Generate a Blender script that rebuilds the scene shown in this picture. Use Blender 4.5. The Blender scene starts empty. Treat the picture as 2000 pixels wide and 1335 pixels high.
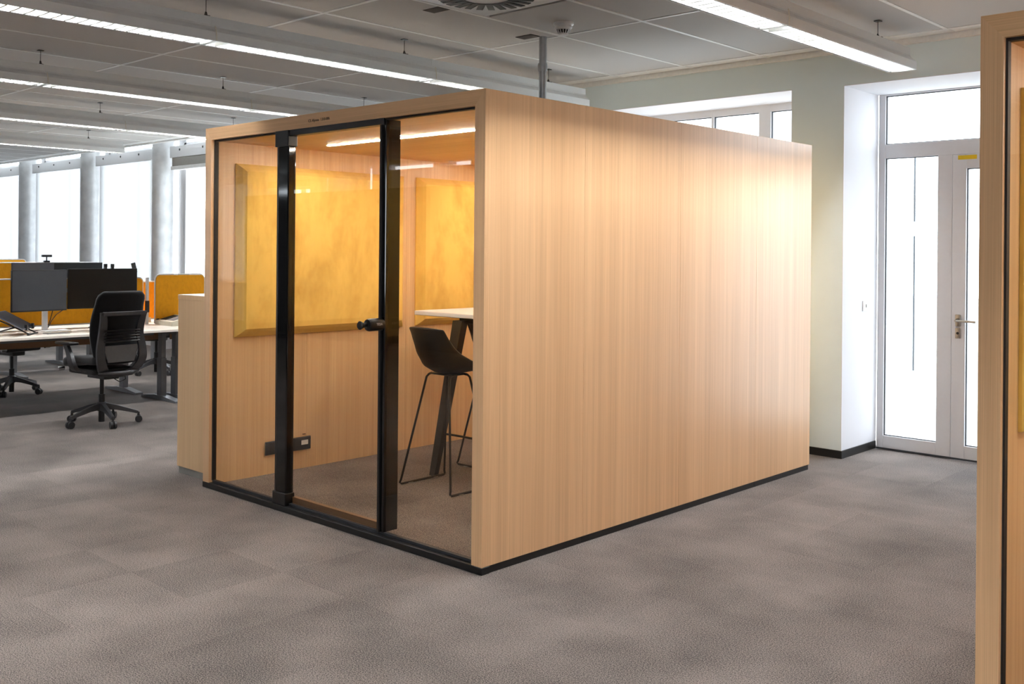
import bpy, bmesh, math, random
from mathutils import Vector, Matrix
random.seed(7)
S = bpy.context.scene
COL = S.collection
PI = math.pi
# ------------------------------------------------------------------ camera, sky, exposure
cam = bpy.data.cameras.new('camera')
cam.sensor_width = 36.0
cam.lens = 1972.2646 / 2000 * 36
cam.shift_y = -(667.5 - 488.1) / 2000
cam.clip_start = 0.05
cam_o = bpy.data.objects.new('camera', cam)
COL.objects.link(cam_o)
YAW, ROLL = 0.7532, 0.0087
_f = Vector((-math.sin(YAW), math.cos(YAW), 0))
_r = Vector((math.cos(YAW), math.sin(YAW), 0))
_u = Vector((0, 0, 1))
_r2 = _r * math.cos(ROLL) + _u * math.sin(ROLL)
_u2 = -_r * math.sin(ROLL) + _u * math.cos(ROLL)
_m = Matrix((_r2, _u2, -_f)).transposed().to_4x4()
_m.translation = Vector((3.3553, -3.3916, 1.5376))
cam_o.matrix_world = _m
S.camera = cam_o

SKY_STRENGTH = 6.0
TUBE = 185.0
LED = 112.0
w = bpy.data.worlds.new('sky')
S.world = w
w.use_nodes = True
bg = w.node_tree.nodes['Background']
bg.inputs[0].default_value = (0.90, 0.95, 1.0, 1)
bg.inputs[1].default_value = SKY_STRENGTH
S.view_settings.view_transform = 'Standard'
S.view_settings.look = 'None'
S.view_settings.gamma = 1.0
S.view_settings.use_curve_mapping = False
S.view_settings.exposure = 0.95
S.cycles.use_denoising = True
S.cycles.max_bounces = 10
S.cycles.diffuse_bounces = 6
S.cycles.glossy_bounces = 4
S.cycles.transmission_bounces = 8
S.cycles.transparent_max_bounces = 16
S.cycles.sample_clamp_indirect = 6.0
S.cycles.caustics_reflective = False
S.cycles.caustics_refractive = False

# ------------------------------------------------------------------ materials
def lin(c):
    return tuple(((v / 255) / 12.92 if v / 255 <= 0.04045 else ((v / 255 + 0.055) / 1.055) ** 2.4) for v in c)
def newmat(name):
    m = bpy.data.materials.new(name); m.use_nodes = True
    nt = m.node_tree
    return m, nt, nt.nodes['Principled BSDF']
def plain(name, rgb, rough=0.5, metal=0.0, noise=0.04, scale=40, bump=0.0, spec=0.5):
    m, nt, b = newmat(name)
    c = lin(rgb)
    tc = nt.nodes.new('ShaderNodeNewGeometry')
    n = nt.nodes.new('ShaderNodeTexNoise'); n.inputs['Scale'].default_value = scale; n.inputs['Detail'].default_value = 3
    nt.links.new(tc.outputs['Position'], n.inputs['Vector'])
    r = nt.nodes.new('ShaderNodeValToRGB')
    r.color_ramp.elements[0].position = 0.3; r.color_ramp.elements[1].position = 0.7
    r.color_ramp.elements[0].color = tuple(v * (1 - noise) for v in c) + (1,)
    r.color_ramp.elements[1].color = tuple(min(1, v * (1 + noise)) for v in c) + (1,)
    nt.links.new(n.outputs['Fac'], r.inputs['Fac'])
    nt.links.new(r.outputs['Color'], b.inputs['Base Color'])
    b.inputs['Roughness'].default_value = rough
    b.inputs['Metallic'].default_value = metal
    b.inputs['Specular IOR Level'].default_value = spec
    if bump:
        bp = nt.nodes.new('ShaderNodeBump'); bp.inputs['Strength'].default_value = bump; bp.inputs['Distance'].default_value = 0.002
        nt.links.new(n.outputs['Fac'], bp.inputs['Height']); nt.links.new(bp.outputs['Normal'], b.inputs['Normal'])
    return m
def wood(name, rgb, axis='z', rough=0.4, contrast=0.15, spec=0.5):
    m, nt, b = newmat(name)
    c = lin(rgb)
    g = nt.nodes.new('ShaderNodeNewGeometry')
    def layer(across, along, detail, off):
        mp = nt.nodes.new('ShaderNodeMapping')
        s = [across] * 3; s['xyz'.index(axis)] = along
        mp.inputs['Scale'].default_value = s; mp.inputs['Location'].default_value = (off, off * 2, off * 3)
        n = nt.nodes.new('ShaderNodeTexNoise'); n.inputs['Scale'].default_value = 1; n.inputs['Detail'].default_value = detail
        nt.links.new(g.outputs['Position'], mp.inputs['Vector']); nt.links.new(mp.outputs['Vector'], n.inputs['Vector'])
        return n
    fine, mid, band = layer(330, 1.6, 3, 3.1), layer(46, 0.35, 5, 7.7), layer(5.0, 0.10, 3, 1.3)
    def mathn(op, a, bb):
        q = nt.nodes.new('ShaderNodeMath'); q.operation = op
        for i, v in enumerate((a, bb)):
            if isinstance(v, (int, float)): q.inputs[i].default_value = v
            else: nt.links.new(v, q.inputs[i])
        return q.outputs[0]
    s = mathn('ADD', mathn('MULTIPLY', fine.outputs['Fac'], 0.40), mathn('MULTIPLY', mid.outputs['Fac'], 0.30))
    s = mathn('ADD', s, mathn('MULTIPLY', band.outputs['Fac'], 0.30))
    r = nt.nodes.new('ShaderNodeValToRGB')
    r.color_ramp.elements[0].position = 0.36; r.color_ramp.elements[1].position = 0.64
    dk = (c[0] * (1 - contrast * 1.0), c[1] * (1 - contrast * 1.45), c[2] * (1 - contrast * 1.9))
    lt = tuple(min(1, v * (1 + contrast)) for v in c)
    r.color_ramp.elements[0].color = dk + (1,); r.color_ramp.elements[1].color = lt + (1,)
    nt.links.new(s, r.inputs['Fac']); nt.links.new(r.outputs['Color'], b.inputs['Base Color'])
    b.inputs['Roughness'].default_value = rough
    b.inputs['Specular IOR Level'].default_value = spec
    bp = nt.nodes.new('ShaderNodeBump'); bp.inputs['Strength'].default_value = 0.12; bp.inputs['Distance'].default_value = 0.001
    nt.links.new(fine.outputs['Fac'], bp.inputs['Height']); nt.links.new(bp.outputs['Normal'], b.inputs['Normal'])
    return m
def glass(name, tint, ior=1.45, refl=1.0, rough=0.0):
    m = bpy.data.materials.new(name); m.use_nodes = True; nt = m.node_tree
    nt.nodes.remove(nt.nodes['Principled BSDF'])
    t = nt.nodes.new('ShaderNodeBsdfTransparent'); t.inputs[0].default_value = tint + (1,)
    gl = nt.nodes.new('ShaderNodeBsdfGlossy'); gl.inputs['Roughness'].default_value = rough
    # Schlick reflectance from the view angle, the same for both faces of the pane
    ge = nt.nodes.new('ShaderNodeNewGeometry')
    dt = nt.nodes.new('ShaderNodeVectorMath'); dt.operation = 'DOT_PRODUCT'
    nt.links.new(ge.outputs['Normal'], dt.inputs[0]); nt.links.new(ge.outputs['Incoming'], dt.inputs[1])
    def mth(op, x, y):
        q = nt.nodes.new('ShaderNodeMath'); q.operation = op
        for i, v in enumerate((x, y)):
            if isinstance(v, (int, float)): q.inputs[i].default_value = v
            elif v is not None: nt.links.new(v, q.inputs[i])
        return q.outputs[0]
    f0 = ((ior - 1) / (ior + 1)) ** 2
    k = mth('POWER', mth('SUBTRACT', 1.0, mth('ABSOLUTE', dt.outputs['Value'], None)), 5.0)
    fac = mth('MULTIPLY', mth('ADD', mth('MULTIPLY', k, 1 - f0), f0), refl)
    mx = nt.nodes.new('ShaderNodeMixShader')
    nt.links.new(fac, mx.inputs[0])
    nt.links.new(t.outputs[0], mx.inputs[1]); nt.links.new(gl.outputs[0], mx.inputs[2])
    nt.links.new(mx.outputs[0], nt.nodes['Material Output'].inputs[0])
    return m
def emit(name, rgb, strength):
    m = bpy.data.materials.new(name); m.use_nodes = True; nt = m.node_tree
    b = nt.nodes['Principled BSDF']
    b.inputs['Base Color'].default_value = (0.8, 0.8, 0.8, 1)
    b.inputs['Emission Color'].default_value = rgb + (1,); b.inputs['Emission Strength'].default_value = strength
    return m
def carpet():
    m, nt, b = newmat('carpet')
    g = nt.nodes.new('ShaderNodeNewGeometry')
    def noise(scale, detail, vec=None, dim='3D'):
        n = nt.nodes.new('ShaderNodeTexNoise'); n.inputs['Scale'].default_value = scale; n.inputs['Detail'].default_value = detail
        nt.links.new(vec or g.outputs['Position'], n.inputs['Vector']); return n.outputs['Fac']
    def mth(op, *a):
        q = nt.nodes.new('ShaderNodeMath'); q.operation = op
        for i, v in enumerate(a):
            if isinstance(v, (int, float)): q.inputs[i].default_value = v
            else: nt.links.new(v, q.inputs[i])
        return q.outputs[0]
    # each tile has a tone and a pile direction of its own (snapped position -> white noise)
    sn = nt.nodes.new('ShaderNodeVectorMath'); sn.operation = 'SNAP'; sn.inputs[1].default_value = (0.5, 0.5, 10)
    ad = nt.nodes.new('ShaderNodeVectorMath'); ad.operation = 'ADD'; ad.inputs[1].default_value = (0.21, 0.13, 5)
    nt.links.new(g.outputs['Position'], ad.inputs[0]); nt.links.new(ad.outputs[0], sn.inputs[0])
    wn = nt.nodes.new('ShaderNodeTexWhiteNoise'); nt.links.new(sn.outputs[0], wn.inputs['Vector'])
    big = noise(1.9, 3)
    fine = noise(400, 2)
    mid = noise(190, 2)
    # faint pile rows
    wv = nt.nodes.new('ShaderNodeTexWave'); wv.inputs['Scale'].default_value = 26; wv.inputs['Distortion'].default_value = 2.5; wv.inputs['Detail'].default_value = 2
    wv.inputs['Detail Scale'].default_value = 6
    rt = nt.nodes.new('ShaderNodeVectorRotate'); rt.rotation_type = 'Z_AXIS'
    nt.links.new(g.outputs['Position'], rt.inputs['Vector'])
    nt.links.new(mth('MULTIPLY', mth('ROUND', mth('MULTIPLY', wn.outputs['Value'], 3.0)), PI / 2), rt.inputs['Angle'])
    nt.links.new(rt.outputs[0], wv.inputs['Vector'])
    v = mth('ADD', mth('MULTIPLY', big, 1.0), mth('MULTIPLY', wn.outputs['Value'], 0.13))
    v = mth('ADD', v, mth('MULTIPLY', mth('ADD', fine, -0.5), 2.2))
    v = mth('ADD', v, mth('MULTIPLY', mth('ADD', mid, -0.5), 3.0))
    v = mth('ADD', v, mth('MULTIPLY', mth('ADD', wv.outputs['Fac'], -0.5), 0.05))
    r = nt.nodes.new('ShaderNodeValToRGB')
    r.color_ramp.elements[0].position = 0.14; r.color_ramp.elements[1].position = 1.0
    r.color_ramp.elements[0].color = lin((46, 42.5, 40.5)) + (1,)
    r.color_ramp.elements[1].color = lin((142, 131.5, 125)) + (1,)
    nt.links.new(v, r.inputs['Fac'])
    nt.links.new(r.outputs['Color'], b.inputs['Base Color'])
    b.inputs['Roughness'].default_value = 0.95
    b.inputs['Specular IOR Level'].default_value = 0.1
    b.inputs['Sheen Weight'].default_value = 0.12
    bp = nt.nodes.new('ShaderNodeBump'); bp.inputs['Strength'].default_value = 0.08; bp.inputs['Distance'].default_value = 0.003
    nt.links.new(mth('ADD', mid, fine), bp.inputs['Height']); nt.links.new(bp.outputs['Normal'], b.inputs['Normal'])
    return m
def felt(name, rgb, contrast=0.25, scale=3.0):
    m, nt, b = newmat(name)
    c = lin(rgb)
    g = nt.nodes.new('ShaderNodeNewGeometry')
    n = nt.nodes.new('ShaderNodeTexNoise'); n.inputs['Scale'].default_value = scale; n.inputs['Detail'].default_value = 7; n.inputs['Roughness'].default_value = 0.68
    n.inputs['Distortion'].default_value = 0.25
    mp = nt.nodes.new('ShaderNodeMapping'); mp.inputs['Scale'].default_value = (1, 1, 0.55)
    nt.links.new(g.outputs['Position'], mp.inputs[0]); nt.links.new(mp.outputs[0], n.inputs['Vector'])
    r = nt.nodes.new('ShaderNodeValToRGB')
    r.color_ramp.elements[0].position = 0.33; r.color_ramp.elements[1].position = 0.55
    r.color_ramp.elements[0].color = (c[0] * (1 - contrast), c[1] * (1 - contrast * 1.25), c[2] * (1 - contrast * 1.6), 1)
    r.color_ramp.elements[1].color = c + (1,)
    nt.links.new(n.outputs['Fac'], r.inputs['Fac']); nt.links.new(r.outputs['Color'], b.inputs['Base Color'])
    b.inputs['Roughness'].default_value = 0.9; b.inputs['Sheen Weight'].default_value = 0.25
    b.inputs['Specular IOR Level'].default_value = 0.15
    return m
def blind_mat():
    m = bpy.data.materials.new('blind_fabric'); m.use_nodes = True; nt = m.node_tree
    nt.nodes.remove(nt.nodes['Principled BSDF'])
    d = nt.nodes.new('ShaderNodeBsdfDiffuse'); d.inputs[0].default_value = (0.86, 0.87, 0.88, 1)
    t = nt.nodes.new('ShaderNodeBsdfTranslucent'); t.inputs[0].default_value = (0.29, 0.296, 0.303, 1)
    n = nt.nodes.new('ShaderNodeTexNoise'); n.inputs['Scale'].default_value = 300
    mr = nt.nodes.new('ShaderNodeMapRange'); mr.inputs[3].default_value = 0.58; mr.inputs[4].default_value = 0.68
    g = nt.nodes.new('ShaderNodeNewGeometry'); nt.links.new(g.outputs['Position'], n.inputs['Vector'])
    nt.links.new(n.outputs['Fac'], mr.inputs[0])
    x = nt.nodes.new('ShaderNodeMixShader'); nt.links.new(mr.outputs[0], x.inputs[0])
    nt.links.new(d.outputs[0], x.inputs[1]); nt.links.new(t.outputs[0], x.inputs[2])
    nt.links.new(x.outputs[0], nt.nodes['Material Output'].inputs[0])
    return m

OAK = (232, 190, 144)
M = dict(
    oak=wood('oak_upright', OAK, 'z', 0.33, 0.15, 0.95), oak_x=wood('oak_lengthwise', OAK, 'x', 0.36), oak_y=wood('oak_depthwise', OAK, 'y', 0.4),
    oak_in=wood('oak_inside', (224, 190, 144), 'z', 0.42), oak_ceiling=wood('oak_ceiling', (226, 190, 138), 'x', 0.42),
    maple=wood('maple_front', (224, 188, 144), 'z', 0.5, 0.08), maple_top=plain('white_top', (232, 230, 226), 0.4, noise=0.02),
    black=plain('black_powder_coat', (20, 20, 21), 0.38, noise=0.15, scale=200),
    gloss_black=plain('black_gloss_profile', (11, 11, 12), 0.06, noise=0.1, scale=10),
    rubber=plain('black_rubber', (15, 14, 14), 0.6),
    bronze=plain('brown_seal', (124, 92, 64), 0.55),
    carpet=carpet(),
    yellow=felt('yellow_felt', (252, 211, 110), 0.24),
    orange=felt('orange_fabric', (248, 172, 34), 0.10, 30),
    wall=plain('sage_wall_paint', (226, 239, 242), 0.85, noise=0.015, scale=3, bump=0.03),
    white_wall=plain('white_wall_paint', (228, 228, 232), 0.85, noise=0.01, scale=3),
    grey_wall=plain('grey_wall_paint', (120, 118, 116), 0.85, noise=0.05, scale=2),
    panel=plain('mineral_ceiling_panel', (198, 195, 192), 0.95, noise=0.035, scale=260, bump=0.1),
    tbar=plain('white_grid_bar', (240, 240, 238), 0.5),
    slab=plain('concrete_slab', (120, 120, 118), 0.9, noise=0.08, scale=4),
    lamp_body=plain('grey_white_lamp_body', (226, 228, 228), 0.45, noise=0.01),
    louver=plain('aluminium_louver', (118, 117, 114), 0.3, metal=0.7, noise=0.01), reflector=plain('dark_reflector', (112, 111, 108), 0.35, metal=0.3, noise=0.01),
    tube=emit('lamp_tube', (0.97, 0.985, 1.0), TUBE),
    led=emit('led_strip', (1.0, 0.94, 0.85), LED),
    steel=plain('brushed_steel', (178, 172, 162), 0.32, metal=1.0, noise=0.05, scale=120),
    wire=plain('steel_wire', (70, 66, 60), 0.4, metal=0.6),
    zinc=plain('galvanised_pipe', (176, 178, 180), 0.4, metal=0.7, noise=0.06, scale=30),
    frame=plain('white_window_frame', (212, 212, 214), 0.45, noise=0.01),
    gasket=plain('window_gasket', (42, 44, 48), 0.6),
    concrete=plain('fair_faced_concrete', (212, 214, 216), 0.8, noise=0.10, scale=7, bump=0.05),
    blind=blind_mat(),
    glass=glass('booth_glass', (0.90, 0.885, 0.86)), window_glass=glass('window_glass', (0.95, 0.97, 0.98), refl=0.6), dimming_glass=glass('dimming_glass', (0.74, 0.76, 0.775), refl=0.6),  # last one: dark tint added to dim daylight at the right window and door
    table_white=plain('white_table_top', (240, 238, 235), 0.35, noise=0.01),
    desk_white=plain('pale_desk_top', (226, 218, 206), 0.42, noise=0.02),
    shell=plain('charcoal_stool_shell', (48, 44, 39), 0.55, noise=0.06),
    mesh=felt('black_chair_fabric', (26, 26, 28), 0.2, 80), chair_plastic=plain('dark_grey_chair_plastic', (58, 58, 61), 0.42, noise=0.06),
    caster=plain('grey_caster', (46, 46, 48), 0.45), chrome=plain('polished_metal', (190, 190, 192), 0.2, metal=1.0),
    screen=plain('matt_black_screen', (10, 10, 11), 0.28, noise=0.05), grey_and_reflection=plain('grey_and_screen_reflection', (84, 88, 96), 0.3, noise=0.06, scale=8),  # grey paints in the reflection on the near left display; plain grey elsewhere
    leg_grey=plain('grey_desk_leg', (104, 106, 110), 0.42), leg_light=plain('light_grey_desk_leg', (140, 142, 146), 0.42),
    brown=plain('brown_panel', (118, 86, 56), 0.6), offwhite=plain('cream_plastic', (222, 216, 198), 0.45),
    dark_plastic=plain('dark_plastic', (34, 34, 36), 0.4), white_plastic=plain('white_plastic', (232, 232, 232), 0.4),
    mid_grey=plain('grey_plinth', (150, 148, 142), 0.6), label_yellow=plain('yellow_sticker', (226, 190, 30), 0.5), ink=plain('dark_print', (74, 48, 30), 0.6), white_ink=plain('white_print', (225, 222, 215), 0.5),
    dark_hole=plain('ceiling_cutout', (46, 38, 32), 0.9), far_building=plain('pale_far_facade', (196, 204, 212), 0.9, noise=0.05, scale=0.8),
    outside=plain('pale_outdoor_paving', (200, 200, 196), 0.9, noise=0.05, scale=2), diffuser=plain('white_diffuser_plate', (222, 222, 222), 0.3, noise=0.01),
    roof_grey=plain('grey_roof_board', (150, 140, 128), 0.9), storage=plain('dark_storage_front', (40, 36, 34), 0.5),
)

# ------------------------------------------------------------------ mesh helpers
def catmull(P, n=4):
    out = []
    for i in range(len(P) - 1):
        p0, p1, p2, p3 = P[max(i - 1, 0)], P[i], P[i + 1], P[min(i + 2, len(P) - 1)]
        for k in range(n):
            t = k / n
            out.append(tuple(0.5 * (2 * b + (c - a) * t + (2 * a - 5 * b + 4 * c - d) * t * t + (3 * b - a - 3 * c + d) * t ** 3) for a, b, c, d in zip(p0, p1, p2, p3)))
    return out + [tuple(P[-1])]
class MB:
    def __init__(self): self.bm = bmesh.new()
    def box(self, a, b, bevel=0.0, seg=1):
        x0, y0, z0 = a; x1, y1, z1 = b
        v = [self.bm.verts.new(p) for p in ((x0, y0, z0), (x1, y0, z0), (x1, y1, z0), (x0, y1, z0), (x0, y0, z1), (x1, y0, z1), (x1, y1, z1), (x0, y1, z1))]
        fs = [self.bm.faces.new([v[i] for i in q]) for q in ((3, 2, 1, 0), (4, 5, 6, 7), (0, 1, 5, 4), (1, 2, 6, 5), (2, 3, 7, 6), (3, 0, 4, 7))]
        if bevel:
            es = {e for f in fs for e in f.edges}
            bmesh.ops.bevel(self.bm, geom=list(es), offset=bevel, segments=seg, affect='EDGES', profile=0.5)
        return self
    def poly(self, pts, d, bevel=0):
        # extrude a closed outline (3-D points) by vector d
        d = Vector(d)
        a = [self.bm.verts.new(Vector(p)) for p in pts]
        b = [self.bm.verts.new(Vector(p) + d) for p in pts]
        n = len(pts)
        self.bm.faces.new(a[::-1]); self.bm.faces.new(b)
        for i in range(n): self.bm.faces.new((a[i], a[(i + 1) % n], b[(i + 1) % n], b[i]))
        return self
    def tube(self, pts, r, n=8, closed=False):
        pts = [Vector(p) for p in pts]; rs = r if isinstance(r, (list, tuple)) else [r] * len(pts)
        rings = []; prev = None
        N = len(pts)
        for i, p in enumerate(pts):
            if closed: t = pts[(i + 1) % N] - pts[i - 1]
            else: t = pts[min(i + 1, N - 1)] - pts[max(i - 1, 0)]
            t.normalize()
            if prev is None:
                u = t.orthogonal().normalized()
            else:
                u = (prev - t * prev.dot(t)).normalized()
            prev = u; v = t.cross(u)
            rings.append([self.bm.verts.new(p + (u * math.cos(2 * PI * k / n) + v * math.sin(2 * PI * k / n)) * rs[i]) for k in range(n)])
        for i in range(N if closed else N - 1):
            A, B = rings[i], rings[(i + 1) % N]
            for k in range(n): self.bm.faces.new((A[k], A[(k + 1) % n], B[(k + 1) % n], B[k]))
        if not closed:
            self.bm.faces.new(rings[0][::-1]); self.bm.faces.new(rings[-1])
        return self
    def cyl(self, a, b, r, n=16): return self.tube([a, b], r, n)
    def lathe(self, prof, c=(0, 0, 0), n=24, axis='z'):
        rings = []
        for r, h in prof:
            ring = []
            for k in range(n):
                q = (r * math.cos(2 * PI * k / n), r * math.sin(2 * PI * k / n), h)
                if axis == 'y': q = (q[0], q[2], -q[1])
                if axis == 'x': q = (q[2], q[0], q[1])
                ring.append(self.bm.verts.new(Vector(q) + Vector(c)))
            rings.append(ring)
        for A, B in zip(rings, rings[1:]):
            for k in range(n): self.bm.faces.new((A[k], A[(k + 1) % n], B[(k + 1) % n], B[k]))
        self.bm.faces.new(rings[0][::-1]); self.bm.faces.new(rings[-1])
        return self
    def grid(self, fn, nu, nv):
        V = [[self.bm.verts.new(fn(i / nu, j / nv)) for j in range(nv + 1)] for i in range(nu + 1)]
        for i in range(nu):
            for j in range(nv): self.bm.faces.new((V[i][j], V[i + 1][j], V[i + 1][j + 1], V[i][j + 1]))
        return self
    def mesh(self, name, mat, smooth=False):
        bmesh.ops.remove_doubles(self.bm, verts=self.bm.verts, dist=1e-6)
        bmesh.ops.recalc_face_normals(self.bm, faces=self.bm.faces)
        me = bpy.data.meshes.new(name); self.bm.to_mesh(me); self.bm.free()
        me.materials.append(mat)
        if smooth:
            me.polygons.foreach_set('use_smooth', [True] * len(me.polygons))
            if hasattr(me, 'set_sharp_from_angle'): me.set_sharp_from_angle(angle=math.radians(38))
        return me
    def build(self, name, mat, parent=None, smooth=False, loc=(0, 0, 0), rot=(0, 0, 0)):
        o = bpy.data.objects.new(name, self.mesh(name, mat, smooth)); COL.objects.link(o)
        o.location = loc; o.rotation_euler = rot
        if parent: o.parent = parent
        return o
def B(name, a, b, mat, parent=None, bevel=0.0, seg=1, smooth=False):
    return MB().box(a, b, bevel, seg).build(name, mat, parent, smooth)
def inst(name, me, parent, loc=(0, 0, 0), rot=(0, 0, 0)):
    o = bpy.data.objects.new(name, me); COL.objects.link(o); o.parent = parent; o.location = loc; o.rotation_euler = rot
    return o
def tag(o, label, cat, group=None):
    o['label'] = label; o['category'] = cat
    if group: o['group'] = group
    return o
def thing(name, label, cat, loc=(0, 0, 0), rz=0.0, group=None):
    o = bpy.data.objects.new(name, None); COL.objects.link(o); o.empty_display_size = 0.1
    o.location = loc; o.rotation_euler = (0, 0, rz)
    return tag(o, label, cat, group)
def struct(o): o['kind'] = 'structure'; return o
def sroot(name, loc=(0, 0, 0)):
    o = bpy.data.objects.new(name, None); COL.objects.link(o); o.location = loc; o.empty_display_size = 0.1
    return struct(o)
def copy_tree(o, parent=None):
    kids = list(o.children)
    c = o.copy(); COL.objects.link(c)
    if parent: c.parent = parent
    for k in kids: copy_tree(k, c)
    return c
def text(name, s, size, mat, parent, loc, rot, depth=0.0006, align='CENTER'):
    cu = bpy.data.curves.new(name, 'FONT'); cu.body = s; cu.size = size; cu.extrude = depth
    cu.align_x = align; cu.align_y = 'CENTER'; cu.materials.append(mat)
    tmp = bpy.data.objects.new(name, cu); COL.objects.link(tmp)
    dg = bpy.context.evaluated_depsgraph_get(); dg.update()
    me = bpy.data.meshes.new_from_object(tmp.evaluated_get(dg)); me.name = name
    bpy.data.objects.remove(tmp)
    if not me.materials: me.materials.append(mat)
    o = bpy.data.objects.new(name, me); COL.objects.link(o); o.parent = parent; o.location = loc; o.rotation_euler = rot
    return o

CEIL = 3.07
# ------------------------------------------------------------------ room shell
X0, X1, Y0, Y1 = -25.0, 7.5, -8.6, 4.46
floor = struct(B('floor', (X0, Y0, -0.12), (X1, Y1 + 0.1, -0.006), M['carpet']))
tile = MB().box((-0.24985, -0.24985, -0.006), (0.24985, 0.24985, 0.0), 0.0005).mesh('carpet_tile', M['carpet'])
T0 = (-0.21 + 0.25, -0.13 + 0.25)
n_t = 0
cells = []
for i in range(-22, 14):
    for j in range(-10, 9):
        x, y = T0[0] + 0.5 * i, T0[1] + 0.5 * j
        d = Vector((x - 3.3553, y + 3.3916, 0))
        wd, rr = d.dot(_f), d.dot(_r)
        if wd < 1.9: continue
        px, py = 1000 + 1972 * rr / wd, 488 + 1972 * 1.5376 / wd
        if px < -120 or px > 2050 or py > 1420: continue
        if y > 4.2: continue
        if x > 0.3 and y > -0.2 and x > 2.0: continue
        cells.append((wd, x, y))
cells.sort()
NEAR = cells[:296]
for wd, x, y in NEAR: inst('carpet_tile', tile, floor, (x, y, 0))
mb = MB()
near_set = {(round(x, 3), round(y, 3)) for _, x, y in NEAR}
for i in range(int((X0 - T0[0]) / 0.5), int((X1 - T0[0]) / 0.5)):
    for j in range(int((Y0 - T0[1]) / 0.5), int((Y1 - T0[1]) / 0.5) + 1):
        x, y = T0[0] + 0.5 * i, T0[1] + 0.5 * j
        if (round(x, 3), round(y, 3)) in near_set: continue
        mb.box((x - 0.2496, y - 0.2496, -0.006), (x + 0.2496, y + 0.2496, 0.0))
rest = mb.build('carpet_tiles', M['carpet'], floor); rest['kind'] = 'stuff'

# ceiling: slab above, grid bars, separate mineral panels
ceil = struct(B('ceiling', (X0, Y0 - 0.3, 3.50), (X1, Y1 + 0.2, 3.62), M['slab']))
TX, TY = 0.71, 1.545
xs0, ys0 = -0.62, 0.555
CE = 3.86                                          # ceiling stops here at the window side
DIFF = (-1.335, -0.625, 0.62, 1.34)                # where the swirl diffuser sits
pm = {}
def panel_mesh(wx, wy):
    k = (round(wx, 3), round(wy, 3))
    if k not in pm:
        pm[k] = MB().box((0, 0, 0), (wx, wy, 0.02), 0.002).mesh('ceiling_panel', M['panel'])
    return pm[k]
GAP = 0.012
xs = [xs0 + TX * k for k in range(-34, 12)]
ys = [ys0 + TY * k for k in range(-6, 2)] + [3.64]
far_panels = MB()
for a, bx in zip(xs, xs[1:]):
    for c, d in zip(ys, ys[1:]):
        if bx < X0 or a > X1 or d < Y0: continue
        if abs(a - (xs0 - TX)) < 0.01 and abs(c - ys0) < 0.01:
            # the cell with the diffuser: a narrow strip before and a filler after it
            inst('ceiling_panel', panel_mesh(bx - a - 2 * GAP, d - 1.352 - GAP), ceil, (a + GAP, 1.352, CEIL))
            continue
        if a > -12.2 and a < 3.3 and c > -2.7:
            inst('ceiling_panel', panel_mesh(bx - a - 2 * GAP, d - c - 2 * GAP), ceil, (a + GAP, c + GAP, CEIL))
        else:
            far_panels.box((a + GAP, c + GAP, CEIL), (bx - GAP, d - GAP, CEIL + 0.02))
fp = far_panels.build('ceiling_panels', M['panel'], ceil); fp['kind'] = 'stuff'
for x in xs:
    if X0 < x < X1: B('grid_bar', (x - 0.013, Y0, CEIL - 0.004), (x + 0.013, CE, CEIL + 0.03), M['tbar'], ceil)
for y in ys:
    B('cross_bar', (X0, y - 0.013, CEIL - 0.0035), (X1, y + 0.013, CEIL + 0.028), M['tbar'], ceil)
B('perimeter_strip', (X0, 3.66, CEIL), (X1, 3.775, CEIL + 0.02), M['tbar'], ceil)
B('edge_trim', (-4.6, 3.785, CEIL - 0.040), (X1, 3.812, CEIL + 0.03), M['tbar'], ceil, 0.002)
B('edge_trim', (X0, 3.785, CEIL - 0.016), (-4.6, CE, CEIL + 0.43), M['tbar'], ceil, 0.002)
B('shadow_gap', (-4.6, 3.775, CEIL + 0.012), (X1, 3.786, CEIL + 0.05), M['gasket'], ceil)

# swirl diffuser
dx0, dx1, dy0, dy1 = DIFF
cx, cy = (dx0 + dx1) / 2, (dy0 + dy1) / 2
t = thing('swirl_diffuser', 'white square ceiling air diffuser with a ring of black radial slots', 'vent', (cx, cy, CEIL))
hw = (dx1 - dx0) / 2 - 0.012
B('plate', (-hw, -hw, 0.0), (hw, hw, 0.012), M['diffuser'], t, 0.004)
B('gap_frame', (-hw - 0.01, -hw - 0.01, 0.006), (hw + 0.01, hw + 0.01, 0.02), M['gasket'], t)
B('box', (-hw - 0.012, -hw - 0.012, 0.015), (hw + 0.012, hw + 0.012, 0.2), M['lamp_body'], t)
slot = MB().box((0.140, -0.021, -0.002), (0.296, 0.021, 0.002)).mesh('slot', M['rubber'])
fin = MB().box((0.142, -0.019, -0.0035), (0.294, -0.015, -0.0015)).mesh('fin', M['rubber'])
for k in range(24):
    a = 2 * PI * (k + 0.5) / 24
    s = inst('slot', slot, t, (0, 0, -0.001), (0, 0, a)); inst('fin', fin, s)

# smoke detector
t = thing('smoke_detector', 'small white smoke detector on the ceiling near the metal pipe', 'smoke detector', (-1.055, 1.80, CEIL))
MB().lathe([(0.068, 0.0), (0.07, -0.012), (0.058, -0.022)]).build('base', M['white_plastic'], t, True)
MB().lathe([(0.058, -0.02), (0.060, -0.034), (0.05, -0.046)]).build('collar', M['white_plastic'], t, True)
MB().lathe([(0.034, -0.072), (0.03, -0.080), (0.006, -0.082)]).build('cap', M['white_plastic'], t, True)
MB().lathe([(0.030, -0.044), (0.030, -0.073)]).build('sensor_chamber', M['rubber'], t, True)
rib = MB().poly([(0.046, -0.003, -0.044), (0.05, -0.003, -0.044), (0.036, -0.003, -0.074), (0.030, -0.003, -0.074)], (0, 0.006, 0)).mesh('rib', M['white_plastic'])
for k in range(14): inst('rib', rib, t, (0, 0, 0), (0, 0, 2 * PI * k / 14))
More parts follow.
